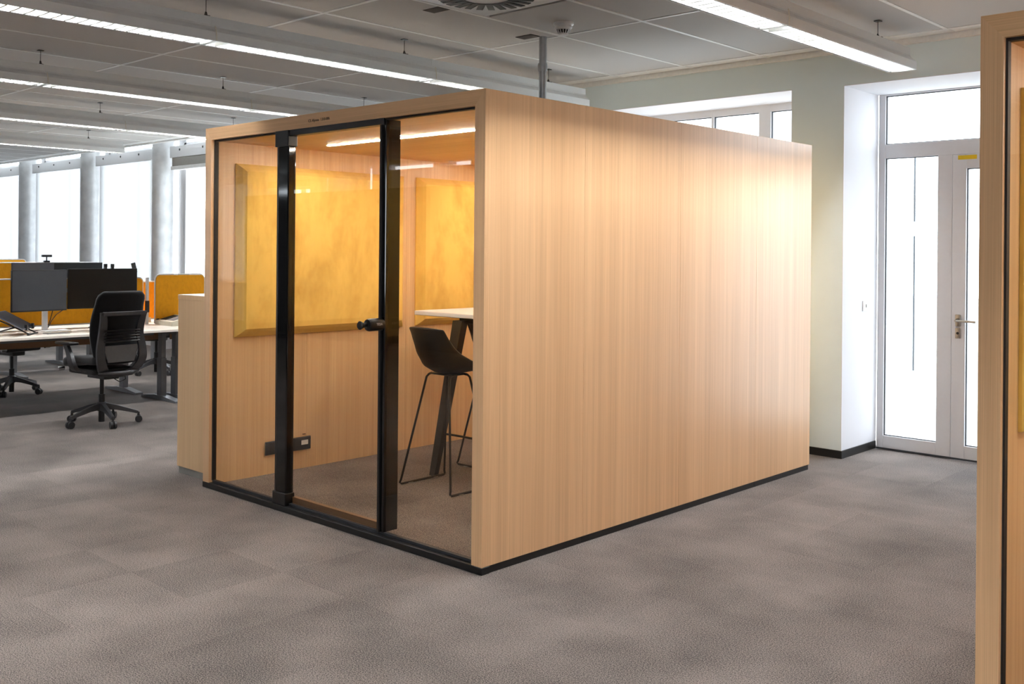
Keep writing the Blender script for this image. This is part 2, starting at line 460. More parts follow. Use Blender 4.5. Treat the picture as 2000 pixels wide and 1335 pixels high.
# pipe from ceiling into the booth roof, with its cut-outs
t = thing('ceiling_pipe', 'bare metal pipe running from the ceiling down to the booth roof', 'pipe', (-1.455, 2.045, 0))
MB().cyl((0, 0, 2.25), (0, 0, CEIL + 0.1), 0.027, 20).build('pipe', M['zinc'], t, True)
MB().lathe([(0.032, 2.82), (0.034, 2.84), (0.034, 2.86), (0.032, 2.88)]).build('coupling', M['zinc'], t, True)
MB().lathe([(0.06, 2.301), (0.06, 2.306), (0.034, 2.306)]).build('flange', M['zinc'], t, True)
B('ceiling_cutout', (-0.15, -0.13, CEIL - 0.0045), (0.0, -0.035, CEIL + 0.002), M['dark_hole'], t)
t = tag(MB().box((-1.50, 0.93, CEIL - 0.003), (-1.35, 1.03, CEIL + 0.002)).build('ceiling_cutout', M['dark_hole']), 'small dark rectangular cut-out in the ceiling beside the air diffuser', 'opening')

# walls
wb = MB()
YB = 3.813; YT = 4.43
def wbox(x0, x1, z0, z1): wb.box((x0, YB, z0), (x1, YT, z1))
WX0, WX1, WZ0, WZ1 = -2.19, -0.43, 0.95, 2.80
DX0, DX1, DZ = -0.01, 1.46, 2.79
wbox(-4.6, WX0, 0, 3.5); wbox(WX0, WX1, 0, WZ0); wbox(WX0, WX1, WZ1, 3.5); wbox(WX1, DX0, 0, 3.5); wbox(DX0, DX1, DZ, 3.5); wbox(DX1, X1, 0, 3.5)
wall_back = struct(wb.build('wall_back', M['wall']))
# white plaster linings of the window and door recess
ln = MB()
T = 0.004
for (x0, x1, z0, z1, sill) in ((WX0, WX1, WZ0, WZ1, True), (DX0, DX1, 0, DZ, False)):
    ln.box((x0, YB - 0.001, z0), (x0 + T, YT, z1)); ln.box((x1 - T, YB - 0.001, z0), (x1, YT, z1)); ln.box((x0, YB - 0.001, z1 - T), (x1, YT, z1))
    if sill: ln.box((x0, YB - 0.03, z0), (x1, YT, z0 + 0.025))
ln.build('reveal_lining', M['white_wall'], wall_back)
struct(MB().box((X1, Y0, 0), (X1 + 0.2, Y1, 3.5)).build('wall_right', M['white_wall']))
struct(MB().box((X0 - 0.2, Y0, 0), (X0, Y1, 3.5)).build('wall_left', M['white_wall']))
bb = struct(MB().box((-4.6, YB - 0.014, 0), (DX0 + 0.014, YB, 0.058)).box((DX0, YB, 0), (DX0 + 0.014, YT - 0.02, 0.058)).build('baseboard_back', M['black']))
struct(MB().box((DX1, YB - 0.014, 0), (X1, YB, 0.058)).build('baseboard_right', M['black']))

# window in the sage wall
def pane(name, x0, x1, y, z0, z1, parent, gas=True):
    p = B(name, (x0, y - 0.006, z0), (x1, y + 0.006, z1), M['dimming_glass'], parent)
    if gas:
        g = MB(); k = 0.006
        g.box((x0, y - 0.022, z0), (x0 + k, y - 0.008, z1)).box((x1 - k, y - 0.022, z0), (x1, y - 0.008, z1))
        g.box((x0, y - 0.022, z0), (x1, y - 0.008, z0 + k)).box((x0, y - 0.022, z1 - k), (x1, y - 0.008, z1))
        g.build('gasket', M['gasket'], p)
    return p
win = sroot('window_1')
YF = 4.40
f = MB()
a0, a1, z0, z1 = WX0 - 0.06, WX1 + 0.06, WZ0 + 0.02, WZ1 + 0.03
f.box((a0, YF - 0.029, z0), (a1, YF + 0.049, z0 + 0.09)); f.box((a0, YF - 0.029, 2.735), (a1, YF + 0.049, z1))
for (u0, u1) in ((a0, WX0 + 0.07), (-1.505, -1.480), (-1.035, -0.92), (WX1 - 0.04, a1)): f.box((u0, YF - 0.03, z0), (u1, YF + 0.05, z1), 0.004)
f.build('window_frame', M['frame'], win)
for (u0, u1) in ((WX0 + 0.07, -1.505), (-1.480, -1.035), (-0.92, WX1 - 0.04)): pane('pane', u0, u1, YF + 0.01, z0 + 0.09, 2.735, win)

# glazed balcony door in the recess
dr = sroot('door_1')
YD = 4.46
f = MB()
f.box((0.0, YD - 0.04, 0.0), (0.053, YD + 0.04, DZ), 0.003)
f.box((1.40, YD - 0.04, 0.0), (1.46, YD + 0.04, DZ), 0.003)
f.box((0.053, YD - 0.039, 2.285), (1.40, YD + 0.039, 2.394), 0.002)
f.box((0.053, YD - 0.039, 2.775), (1.40, YD + 0.039, DZ), 0.002)
f.box((0.053, YD - 0.039, 0.0), (0.462, YD + 0.039, 0.104), 0.002)
f.box((0.462, YD - 0.040, 0.0), (0.571, YD + 0.04, 2.285), 0.002)
f.build('door_frame', M['frame'], dr)
pane('transom_pane', 0.053, 1.40, YD, 2.394, 2.775, dr)
pane('side_pane', 0.053, 0.462, YD, 0.104, 2.285, dr)
f = MB()
lz = 0.012
f.box((0.577, YD - 0.052, lz), (0.676, YD + 0.03, 2.283), 0.002).box((1.28, YD - 0.052, lz), (1.398, YD + 0.03, 2.283), 0.002)
f.box((0.676, YD - 0.051, lz), (1.28, YD + 0.029, 0.106), 0.002).box((0.676, YD - 0.051, 2.176), (1.28, YD + 0.029, 2.283), 0.002)
leaf = f.build('door_leaf', M['frame'], dr)
pane('leaf_pane', 0.676, 1.28, YD - 0.01, 0.106, 2.176, dr)
h = MB()
h.lathe([(0.016, -0.012), (0.019, -0.006), (0.019, 0.0)], (0.625, YD - 0.052, 1.04), 16, 'y')
h.box((0.605, YD - 0.064, 0.996), (0.645, YD - 0.052, 1.084), 0.005, 2)
h.cyl((0.625, YD - 0.05, 1.04), (0.625, YD - 0.108, 1.04), 0.009, 12)
h.tube([(0.625, YD - 0.098, 1.04), (0.64, YD - 0.108, 1.04), (0.77, YD - 0.108, 1.037)], 0.009, 12)
h.build('door_handle', M['steel'], dr, True)
k = MB().box((0.605, YD - 0.062, 0.905), (0.645, YD - 0.052, 0.985), 0.005, 2).build('lock_plate', M['steel'], dr, True)
MB().lathe([(0.009, -0.004), (0.010, 0.0)], (0.625, YD - 0.062, 0.945), 12, 'y').build('keyhole', M['rubber'], k)
s = B('warning_sticker', (0.615, YD - 0.0535, 2.243), (0.75, YD - 0.052, 2.274), M['label_yellow'], dr)
B('sill_gap', (0.0, YD - 0.055, 0.0), (1.46, YD - 0.041, 0.01), M['gasket'], dr)
t = thing('wall_switch', 'tiny white switch plate on the white recess wall beside the glazed door', 'switch', (DX0 + 0.004, 4.198, 1.129))
B('plate', (0, -0.04, -0.04), (0.008, 0.04, 0.04), M['white_plastic'], t, 0.002)
B('button', (0.008, 0.005, -0.012), (0.0115, 0.018, 0.012), M['mid_grey'], t)

# ------------------------------------------------------------------ column facades (left of the booth, and its twin across the room)
def facade(name, yg, s, cols, side_n, raised):
    """yg: glass plane; s=+1 when the room is on the -y side"""
    root = sroot(name)
    pr = MB()
    pr.box((cols[0] - 3.5, yg - 0.1 * s, 0), (cols[-1] + 1.4, yg + 0.12 * s, 0.78))
    pr.box((cols[0] - 3.5, yg + 0.02 * s, 3.36), (cols[-1] + 1.4, yg + 0.12 * s, 3.5))
    pr.build('parapet', M['white_wall'], root)
    B('window_board', (cols[0] - 3.5, yg - 0.28 * s, 0.78), (cols[-1] + 1.4, yg + 0.02 * s, 0.81), M['white_wall'], root)
    xs_ = [cols[0] - 2.83] + list(cols) + [cols[-1] + 2.83]
    for i, c in enumerate(xs_[:-1]):
        n = xs_[i + 1]
        if i > 0:
            MB().lathe([(0.165, 0), (0.165, 3.5)], (c, yg - 0.17 * s, 0), 40).build('column', M['concrete'], root, True)
            jm = MB()
            for sx in (-1, 1):
                jm.box((c + sx * 0.30 - 0.05, yg - 0.02, 0.78), (c + sx * 0.30 + 0.05, yg + 0.06, 3.4), 0.004)
                jm.box((c + sx * 0.20 - 0.055, yg + 0.0, 0.78), (c + sx * 0.20 + 0.055, yg + 0.07, 3.4), 0.004)
            jm.build('jamb_strip', M['frame'], root)
        a, b = c + 0.34, n - 0.34
        if i == len(xs_) - 2: b = n - 1.5
        hp = B('header_panel', (a - 0.1, yg - 0.20 * s, 2.875), (b + 0.12, yg - 0.16 * s, 3.045), M['frame'], root, 0.003)
        for q in range(3):
            x = a + (b - a) * (0.10 + 0.34 * q)
            MB().lathe([(0.016, -0.003), (0.018, 0.003)], (x, yg - 0.202 * s, 2.985), 12, 'y').build('fixing_hole', M['rubber'], hp)
        fr = MB()
        fr.box((a, yg - 0.02, 0.8), (a + 0.06, yg + 0.05, 3.38)).box((b - 0.06, yg - 0.02, 0.8), (b, yg + 0.05, 3.38))
        fr.box((a, yg - 0.02, 3.05), (b, yg + 0.05, 3.11)).box((a, yg - 0.02, 3.33), (b, yg + 0.05, 3.38)).box((a, yg - 0.02, 0.8), (b, yg + 0.05, 0.87))
        mx = a + (b - a) * 0.72
        fr.box((mx - 0.04, yg - 0.02, 0.8), (mx + 0.04, yg + 0.05, 3.08), 0.004)
        fr.build('window_frame', M['frame'], root)
        for (u, v) in ((a + 0.06, mx - 0.04), (mx + 0.04, b - 0.06)):
            B('pane', (u, yg + 0.01, 0.87), (v, yg + 0.02, 3.05), M['window_glass'], root)
        B('transom_pane', (a + 0.06, yg + 0.01, 3.11), (b - 0.06, yg + 0.02, 3.33), M['window_glass'], root)
        if i in raised:
            B('blind_box', (a - 0.05, yg - 0.19 * s, 2.70), (b + 0.08, yg - 0.13 * s, 2.875), M['mid_grey'], root, 0.004)
            B('blind_rail', (a - 0.05, yg - 0.21 * s, 2.69), (b + 0.08, yg - 0.12 * s, 2.745), M['white_plastic'], root, 0.006)
        else:
            bl = MB().grid(lambda u, v: Vector((a - 0.06 + (b - a + 0.14) * u, yg - (0.145 + 0.004 * math.sin(u * 9)) * s, 0.83 + 2.06 * v)), 12, 1).build('blind', M['blind'], root)
            B('bottom_bar', (a - 0.06, yg - 0.155 * s, 0.815), (b + 0.08, yg - 0.135 * s, 0.835), M['white_plastic'], bl)
        MB().tube([(b + 0.05, yg - 0.22 * s, 2.88), (b + 0.055, yg - 0.22 * s, 1.9), (b + 0.05, yg - 0.22 * s, 1.0)], 0.004, 6).build('pull_cord', M['white_plastic'], root)
    return root
facade('window_2', 4.35, 1, [-18.75, -16.13, -13.51, -11.02, -8.4, -5.8], 1, (4,))
# far side of the room behind the camera
fw = MB()
YA = -8.3
fw.box((-11.2, YA - 0.3, 0), (4.6, YA, 2.955)).box((-11.2, YA - 0.3, 3.05), (X1, YA, 3.5)).box((4.6, YA - 0.3, 0), (X1, YA, 0.8)).box((4.6, YA - 0.3, 2.75), (X1, YA, 2.955)).box((7.1, YA - 0.3, 0.8), (X1, YA, 2.75))  # unseen window opening at the right end, added to light the second booth's front
for x0_, x1_ in ((-11.2, -10.9), (-9.55, -9.28), (-8.62, X1)): fw.box((x0_, YA - 0.3, 2.955), (x1_, YA, 3.05))
wall_front = struct(fw.build('wall_front', M['white_wall']))
facade('window_3', -8.3, -1, [-20.0, -17.3, -14.6, -12.6], 1, (3,))
# dark storage wall facing the booths, seen only mirrored in the glass
t = thing('storage_wall', 'tall dark storage cupboards across the room, mirrored in the booth glass', 'cupboard', (0, -6.9, 0))
B('body', (-13.2, -0.5, 0), (1.9, 0, 2.50), M['storage'], t)
dm = MB().box((0.01, 0, 0.05), (0.79, 0.02, 0.80), 0.003).mesh('door', M['storage'])
for i in range(18):
    for j in range(3): inst('door', dm, t, (-13.1 + 0.82 * i, 0, 0.81 * j))

# outside: paving, a thin post by the balcony and a pale far building
B('outside_ground', (-40, 4.6, -0.6), (30, 40, -0.3), M['outside'])['kind'] = 'structure'
B('outside_ground', (-40, -40, -0.6), (30, -8.7, -0.3), M['outside'])['kind'] = 'structure'
t = thing('outdoor_post', 'thin grey upright post outside, seen through the glazed white door', 'post', (0.10, 4.9, 0))
MB().cyl((0, 0, 0.58), (0, 0, 1.68), 0.0085, 8).cyl((0, 0, 1.80), (0, 0, 2.37), 0.0085, 8).build('rod', M['leg_grey'], t)
B('bracket', (-0.02, 0.0, 1.68), (0.02, 0.02, 1.80), M['white_plastic'], t)
MB().cyl((0, 0.01, -0.4), (0, 0.01, 0.58), 0.012, 8).build('foot', M['white_plastic'], t)
t = tag(B('far_building', (-31, 26, -0.3), (-24, 34, 5.2), M['far_building']), 'pale far building outside the window left of the booth', 'building')

# ------------------------------------------------------------------ suspended linear lights
MODL = 1.82
def light_row(xc, yend, n, label):
    t = thing('linear_light', label, 'ceiling light', (xc, yend, 0), 0, 'suspended linear lights')
    zb, hwid = 2.80, 0.095
    prof = [(-hwid, 0.0), (-hwid, 0.055), (-0.082, 0.072), (-0.056, 0.092), (-0.05, 0.105), (-0.05, 0.155), (0.05, 0.155), (0.05, 0.105), (0.056, 0.092), (0.082, 0.072), (hwid, 0.055), (hwid, 0.0),
            (hwid - 0.004, 0.0), (hwid - 0.004, 0.053), (0.079, 0.069), (0.052, 0.089), (0.046, 0.104), (0.046, 0.150), (-0.046, 0.150), (-0.046, 0.104), (-0.052, 0.089), (-0.079, 0.069), (-hwid + 0.004, 0.053), (-hwid + 0.004, 0.0)]
    ov = 0.0
    hm = MB().poly([(x, -MODL + 0.002, zb + z) for x, z in prof], (0, MODL - 0.004, 0)).poly([(x, -MODL + 0.0005, zb + z) for x, z in prof[:12]], (0, 0.003, 0)).poly([(x, -0.0035, zb + z) for x, z in prof[:12]], (0, 0.003, 0)).mesh('housing', M['lamp_body'])
    tm = MB().box((-0.014, -MODL + 0.06, zb + 0.118), (0.014, -0.06, zb + 0.134)).mesh('lamp_tube', M['tube'])
    bm_ = MB().poly([(-hwid + 0.008, -0.002, zb + 0.046), (0, -0.002, zb + 0.036), (hwid - 0.008, -0.002, zb + 0.046), (hwid - 0.008, -0.010, zb + 0.002), (0, -0.006, zb + 0.002), (-hwid + 0.008, -0.010, zb + 0.002)], (0, 0.010, 0)).mesh('louver_blade', M['louver'])
    rp = [(0.0905, 0.001), (0.077, 0.001), (0.0855, 0.050), (0.0745, 0.066), (0.0485, 0.086), (0.0455, 0.104), (0.0515, 0.0885), (0.0785, 0.0685), (0.0905, 0.0525)]
    rm = MB()
    for sg in (-1, 1): rm.poly([(sg * x, -MODL + 0.004, zb + z) for x, z in rp], (0, MODL - 0.008, 0))
    rm = rm.mesh('reflector', M['reflector'])
    for k in range(n):
        hs = inst('housing', hm, t, (0, -MODL * k, 0))
        inst('lamp_tube', tm, t, (0, -MODL * k, 0)); inst('reflector', rm, t, (0, -MODL * k, 0))
        for q in range(25): inst('louver_blade', bm_, t, (0, -MODL * k - 0.036 - 0.0728 * q, 0))
        if k: MB().tube([(hwid + 0.002, 0, zb + 0.09), (hwid + 0.004, 0.008, zb + 0.04), (hwid, 0.012, zb - 0.002)], 0.0028, 6).build('cable', M['offwhite'], t, False, (0, -MODL * k, 0))
    cap = MB().poly([(x, 0, zb + z) for x, z in prof[:12]], (0, 0.004, 0)).build('end_cap', M['lamp_body'], t)
    hg = MB().cyl((0, 0, zb + 0.15), (0, 0, CEIL), 0.0022, 6).box((-0.03, -0.012, zb + 0.155), (0.03, 0.012, zb + 0.159)).poly([(-0.012, -0.006, zb + 0.158), (0.012, -0.006, zb + 0.158), (0, -0.006, zb + 0.185)], (0, 0.012, 0)).box((-0.02, -0.02, CEIL - 0.008), (0.02, 0.02, CEIL - 0.003)).mesh('hanger', M['wire'])
    y = -0.46
    while y > -MODL * n:
        inst('hanger', hg, t, (0.02, y, 0)); y -= 1.6
    return t
light_row(0.535, 3.56, 5, 'suspended linear louver light on the right above the gap between booths')
light_row(-2.29, 3.50, 6, 'suspended linear louver light passing directly over the nearer booth roof')
light_row(-4.77, 3.50, 5, 'suspended linear louver light, second row left of the booth, above the nearest desk chair')
light_row(-7.22, 3.50, 4, 'suspended linear louver light, third row from the booth, over the desks')
light_row(3.37, 3.56, 6, 'suspended linear louver light above the camera side of the second booth')
light_row(-9.85, 2.95, 4, 'suspended linear louver light, farthest visible row near the concrete columns')

# ------------------------------------------------------------------ meeting booth
W, D, H = 2.53, 3.293, 2.30
ZB = 0.036; TH = 0.07
def panel_pad(parent, y0, y1, z0, z1, xw):
    t, i = 0.062, 0.055
    mb = MB()
    def ring(x, ins): return [(x, y0 + ins, z0 + ins), (x, y1 - ins, z0 + ins), (x, y1 - ins, z1 - ins), (x, y0 + ins, z1 - ins)]
    rings = [ring(xw, 0), ring(xw + 0.012, 0), ring(xw + 0.045, i * 0.55), ring(xw + t, i * 0.95), ring(xw + t + 0.004, i * 1.6)]
    vs = [[mb.bm.verts.new(p) for p in r] for r in rings]
    for A, Bq in zip(vs, vs[1:]):
        for k in range(4): mb.bm.faces.new((A[k], A[(k + 1) % 4], Bq[(k + 1) % 4], Bq[k]))
    mb.bm.faces.new(vs[-1]); mb.bm.faces.new(vs[0][::-1])
    return mb.build('acoustic_panel', M['yellow'], parent, False)
def make_booth():
    t = thing('meeting_booth', 'oak meeting booth in the middle, glass front and black door posts', 'booth', (0, 0, 0))
    seams = [0.0, 0.745, 1.642, 2.53, D]
    for sx in (0, 1):
        xo = 0.0 if sx == 0 else -W
        xi = xo - TH if sx == 0 else xo + TH
        lo, hi = min(xo, xi), max(xo, xi)
        for k, (a, b) in enumerate(zip(seams, seams[1:])):
            a2 = a + (0.0006 if k else 0.0184); b2 = b - 0.0006
            # outer skin and inner lining of each wall element
            mid = (lo + hi) / 2
            out, inn = ((mid, hi), (lo, mid)) if sx == 0 else ((lo, mid), (mid, hi))
            B('side_panel', (out[0], a2 if k else 0.0184, ZB), (out[1], b2, H), M['oak'], t, 0.0008)
            B('inner_lining', (inn[0], a2, 0.004), (inn[1], b2, H - TH), M['oak_in'], t, 0.0008)
        # front stile, mitred at the top
        f = MB()
        yf = 0.018
        xa, xb = xo, xi
        f.poly([(xa, -0.004, ZB), (xb, -0.004, ZB), (xb, -0.004, H - 0.076), (xa, -0.004, H)], (0, yf + 0.004, 0))
        f.build('stile', M['oak'], t)
        B('side_plinth', (lo + 0.008, 0.0, 0.0), (hi - 0.004, 0.745, ZB), M['black'], t)
        B('side_plinth', (lo + 0.008, 0.748, 0.0), (hi - 0.004, 2.53, ZB), M['black'], t)
        B('side_plinth', (lo + 0.008, 2.533, 0.0), (hi - 0.004, D - 0.01, ZB), M['black'], t)
    MB().poly([(-W, -0.004, H), (0, -0.004, H), (-TH, -0.004, H - 0.076), (-W + TH, -0.004, H - 0.076)], (0, 0.022, 0)).build('top_rail', M['oak_x'], t)
    B('roof_panel', (-W + TH / 2 + 0.001, 0.022, H - TH + 0.0005), (-TH / 2 - 0.001, D, H - 0.0008), M['roof_grey'], t)
    B('ceiling_lining', (-W + TH, 0.05, H - TH - 0.012), (-TH, D - 0.05, H - TH), M['oak_ceiling'], t)
    for k in range(2):
        B('back_panel', (-W + TH + k * (W / 2 - TH), D - 0.05, ZB), (-W / 2 + k * (W / 2 - TH), D, H - TH), M['oak_in'], t, 0.001)
    B('front_plinth', (-W - 0.002, -0.006, 0.0), (0.003, 0.05, ZB - 0.001), M['black'], t, 0.002)
    B('glass_track', (-W + TH, 0.022, ZB), (-TH, 0.046, 0.050), M['gasket'], t)
    B('inner_carpet', (-W + TH, 0.05, 0.0), (-TH, D - 0.05, 0.022), M['carpet'], t)
    zt = H - TH - 0.006
    g = MB()
    g.box((-W + TH, 0.018, 0.05), (-W + TH + 0.007, 0.046, zt)).box((-TH - 0.006, 0.018, 0.05), (-TH, 0.046, zt)).box((-W + TH, 0.018, zt - 0.010), (-TH, 0.046, zt + 0.006))
    g.build('glazing_seal', M['rubber'], t)
    GP = lambda n, a, b, z0, z1: B(n, (a, 0.028, z0), (b, 0.038, z1), M['glass'], t)
    GP('glass_pane', -W + TH + 0.004, -1.665, 0.05, zt)
    GP('glass_pane', -0.775, -TH - 0.004, 0.05, zt)
    d = GP('glass_door', -1.655, -0.785, 0.06, zt - 0.03)
    B('bottom_seal', (-1.60, 0.040, 0.050), (-0.80, 0.066, 0.088), M['bronze'], d)
    B('door_head', (-1.72, 0.004, zt - 0.034), (-0.76, 0.052, zt + 0.004), M['black'], t, 0.002)
    p = B('door_post', (-1.725, 0.006, 0.095), (-1.622, 0.06, zt - 0.09), M['gloss_black'], t, 0.006, 2)
    B('post_fin', (-1.744, 0.012, 0.08), (-1.725, 0.05, zt - 0.08), M['black'], p)
    B('pivot_cap', (-1.745, -0.004, zt - 0.092), (-1.612, 0.062, zt + 0.004), M['black'], t, 0.004, 2)
    B('pivot_cap', (-1.745, -0.004, 0.036), (-1.612, 0.062, 0.108), M['black'], t, 0.004, 2)
    p = B('door_post', (-0.787, 0.018, 0.050), (-0.752, 0.118, zt), M['gloss_black'], t, 0.003)
    B('post_fin', (-0.792, 0.008, 0.05), (-0.776, 0.03, zt), M['black'], p)
    # electronic lock with a flared knob
    hx, hz = -0.778, 1.142
    lk = MB().lathe([(0.030, 0.02), (0.0335, 0.014), (0.0335, -0.066), (0.029, -0.078), (0.018, -0.082)], (hx, 0, hz), 28, 'y').build('door_lock', M['black'], t, True)
    MB().lathe([(0.012, -0.080), (0.009, -0.090), (0.012, -0.102), (0.0205, -0.118), (0.0225, -0.126), (0.018, -0.131)], (hx, 0, hz), 24, 'y').build('knob', M['black'], lk, True)
    text('lock_lettering', 'TESA', 0.018, M['white_ink'], lk, (hx + 0.0332, -0.022, hz + 0.003), (PI / 2, 0, PI / 2))
    text('rail_lettering', 'C2. Alymea  1.010-006', 0.0215, M['ink'], t, (-1.315, -0.0045, H - 0.041), (PI / 2, 0, 0))
    # inside: felt pads, strip lights, socket strip
    for s in (0, 1):
        xw = -W + TH
        for (a, b) in ((0.17, 1.60), (1.73, 3.10)):
            if s == 0: panel_pad(t, a, b, 0.955, 2.085, xw)
    for (a, b) in ((0.17, 1.60), (1.73, 3.10)):
        q = panel_pad(t, a, b, 0.955, 2.085, 0); q.rotation_euler = (0, 0, PI); q.location = (-TH, a + b, 0)
    for y in (0.645, 2.35):
        B('strip_light', (-2.10, y - 0.011, H - TH - 0.0165), (-0.42, y + 0.011, H - TH - 0.0118), M['led'], t)
    xw = -W + TH
    o = B('socket_strip', (xw, 0.41, 0.150), (xw + 0.012, 0.775, 0.240), M['black'], t, 0.003)
    B('white_socket', (xw + 0.012, 0.695, 0.185), (xw + 0.015, 0.750, 0.216), M['white_plastic'], o, 0.001)
    B('cover_flap', (xw + 0.012, 0.44, 0.165), (xw + 0.014, 0.60, 0.225), M['rubber'], o, 0.001)
    B('air_slot', (xw, 0.712, 0.252), (xw + 0.004, 0.735, 0.258), M['ink'], t)
    return t
booth = make_booth()
booth2 = copy_tree(booth); booth2.location = (4.762, 0.0, 0)
booth2['label'] = 'second oak meeting booth cut by the right edge of the picture'

# high table and stools inside the booth
t = thing('bar_table', 'high white bar table with splayed dark tapered legs inside the booth', 'table', (-1.29, 1.78, 0.022))
B('table_top', (-0.80, -0.38, 1.047), (0.80, 0.36, 1.078), M['table_white'], t, 0.004)
B('under_frame', (-0.42, -0.30, 1.005), (0.42, 0.28, 1.047), M['dark_plastic'], t, 0.003)
def leg(sx, sy):
    x = sx * 0.345
    m = MB(); ring = []
    top = [(x - 0.045, sy * 0.36 - 0.03, 1.03), (x + 0.045, sy * 0.36 - 0.03, 1.03), (x + 0.045, sy * 0.36 + 0.03, 1.03), (x - 0.045, sy * 0.36 + 0.03, 1.03)]
    bot = [(x - 0.028 - 0.02 * sx * -1, sy * 0.575 - 0.018, 0.0), (x + 0.024 + 0.02 * sx, sy * 0.575 - 0.018, 0.0), (x + 0.024 + 0.02 * sx, sy * 0.575 + 0.018, 0.0), (x - 0.028 + 0.02 * sx, sy * 0.575 + 0.018, 0.0)]
    a = [m.bm.verts.new(p) for p in bot]; b = [m.bm.verts.new(p) for p in top]
    m.bm.faces.new(a[::-1]); m.bm.faces.new(b)
    for i in range(4): m.bm.faces.new((a[i], a[(i + 1) % 4], b[(i + 1) % 4], b[i]))
    return m
for sx in (-1, 1):
    for sy in (-1, 1):
        leg(sx, sy).build('leg', M['dark_plastic'], t)

def make_stool():
    t = thing('bar_stool', '', 'stool', (0, 0, 0), 0, 'bar stools in the booth')
    # bucket shell, facing +x.  u: front edge -> back top, v: across
    def shell(u, v):
        s = (v - 0.5) * 2
        prof = [(0.215, 0.735), (0.15, 0.742), (0.04, 0.728), (-0.07, 0.735), (-0.155, 0.775), (-0.205, 0.85), (-0.225, 0.94), (-0.232, 1.03)]
        edge = [(0.205, 0.752), (0.150, 0.765), (0.085, 0.787), (0.020, 0.817), (-0.045, 0.857), (-0.105, 0.907), (-0.155, 0.965), (-0.192, 1.018)]
        k = u * (len(prof) - 1); i = min(int(k), len(prof) - 2); q = k - i
        P = [prof[i][n] * (1 - q) + prof[i + 1][n] * q for n in (0, 1)]
        Ed = [edge[i][n] * (1 - q) + edge[i + 1][n] * q for n in (0, 1)]
        hwid = 0.180 + 0.035 * math.sin(min(1, u * 1.6) * PI) - 0.018 * u
        m = abs(s) ** 2.6
        return Vector((P[0] * (1 - m) + Ed[0] * m, s * hwid, P[1] * (1 - m) + Ed[1] * m))
    o = MB().grid(shell, 28, 16).build('seat_shell', M['shell'], t, True)
    md = o.modifiers.new('thick', 'SOLIDIFY'); md.thickness = 0.012; md.offset = 0
    md = o.modifiers.new('smooth', 'SUBSURF'); md.levels = 1; md.render_levels = 1
    r = 0.0075
    def loop(s):
        b = 0.235 * s
        a = 0.10 * s
        return [(0.05, a, 0.722), (0.075, a, 0.716), (0.09, a * 1.06, 0.70), (0.19, b * 0.985, 0.035), (0.197, b, 0.016), (0.185, b, 0.0085), (-0.185, b, 0.0085), (-0.197, b, 0.016), (-0.19, b * 0.985, 0.035), (-0.09, a * 1.06, 0.70), (-0.075, a, 0.716), (-0.05, a, 0.722)]
    for s in (-1, 1):
        MB().tube(loop(s), r, 8).build('sled_frame', M['black'], t, True)
        gl = MB().box((-0.13, 0.235 * s - 0.008, 0), (-0.09, 0.235 * s + 0.008, 0.006)).box((0.09, 0.235 * s - 0.008, 0), (0.13, 0.235 * s + 0.008, 0.006)).build('glide', M['mid_grey'], t)
    zf = 0.29; k = (0.70 - zf) / 0.665
    xf, yf = 0.09 + 0.1 * k, 0.106 + 0.126 * k
    MB().tube([(xf, -yf, zf), (xf + 0.01, -yf * 0.5, zf), (xf + 0.012, 0, zf), (xf + 0.01, yf * 0.5, zf), (xf, yf, zf)], r, 8).build('foot_rest', M['black'], t, True)
    B('seat_plate', (-0.075, -0.10, 0.716), (0.075, 0.10, 0.726), M['black'], t, 0.003)
    return t
s1 = make_stool(); s1.location = (-1.37, 1.06, 0.022); s1.rotation_euler = (0, 0, PI / 2)
s1['label'] = 'dark shell bar stool standing before the table, its back to the glass'
s2 = copy_tree(s1); s2.location = (-1.60, 1.79, 0.022); s2.rotation_euler = (0, 0, 0.06)
s2['label'] = 'dark shell bar stool tucked under the white bar table, half hidden by the leg'

# ------------------------------------------------------------------ sideboard beside the booth
t = thing('sideboard', 'maple fronted cabinet with white top against the left side of the booth', 'cabinet', (-2.80, 0.085, 0))
B('plinth', (-0.22, 0.012, 0), (0.215, 1.18, 0.048), M['mid_grey'], t)
B('end_panel', (-0.225, 0.0, 0.048), (0.22, 0.019, 1.182), M['maple'], t, 0.001)
B('carcass', (-0.225, 0.0195, 0.048), (0.22, 1.2, 1.182), M['maple'], t)
B('top', (-0.227, -0.002, 1.183), (0.222, 1.2, 1.214), M['maple'], t, 0.001)
B('top_surface', (-0.225, 0.0, 1.214), (0.220, 1.198, 1.2155), M['maple_top'], t)
for k in range(3): B('door', (-0.243, 0.02 + 0.39 * k, 0.06), (-0.226, 0.405 + 0.39 * k, 1.175), M['maple'], t, 0.001)

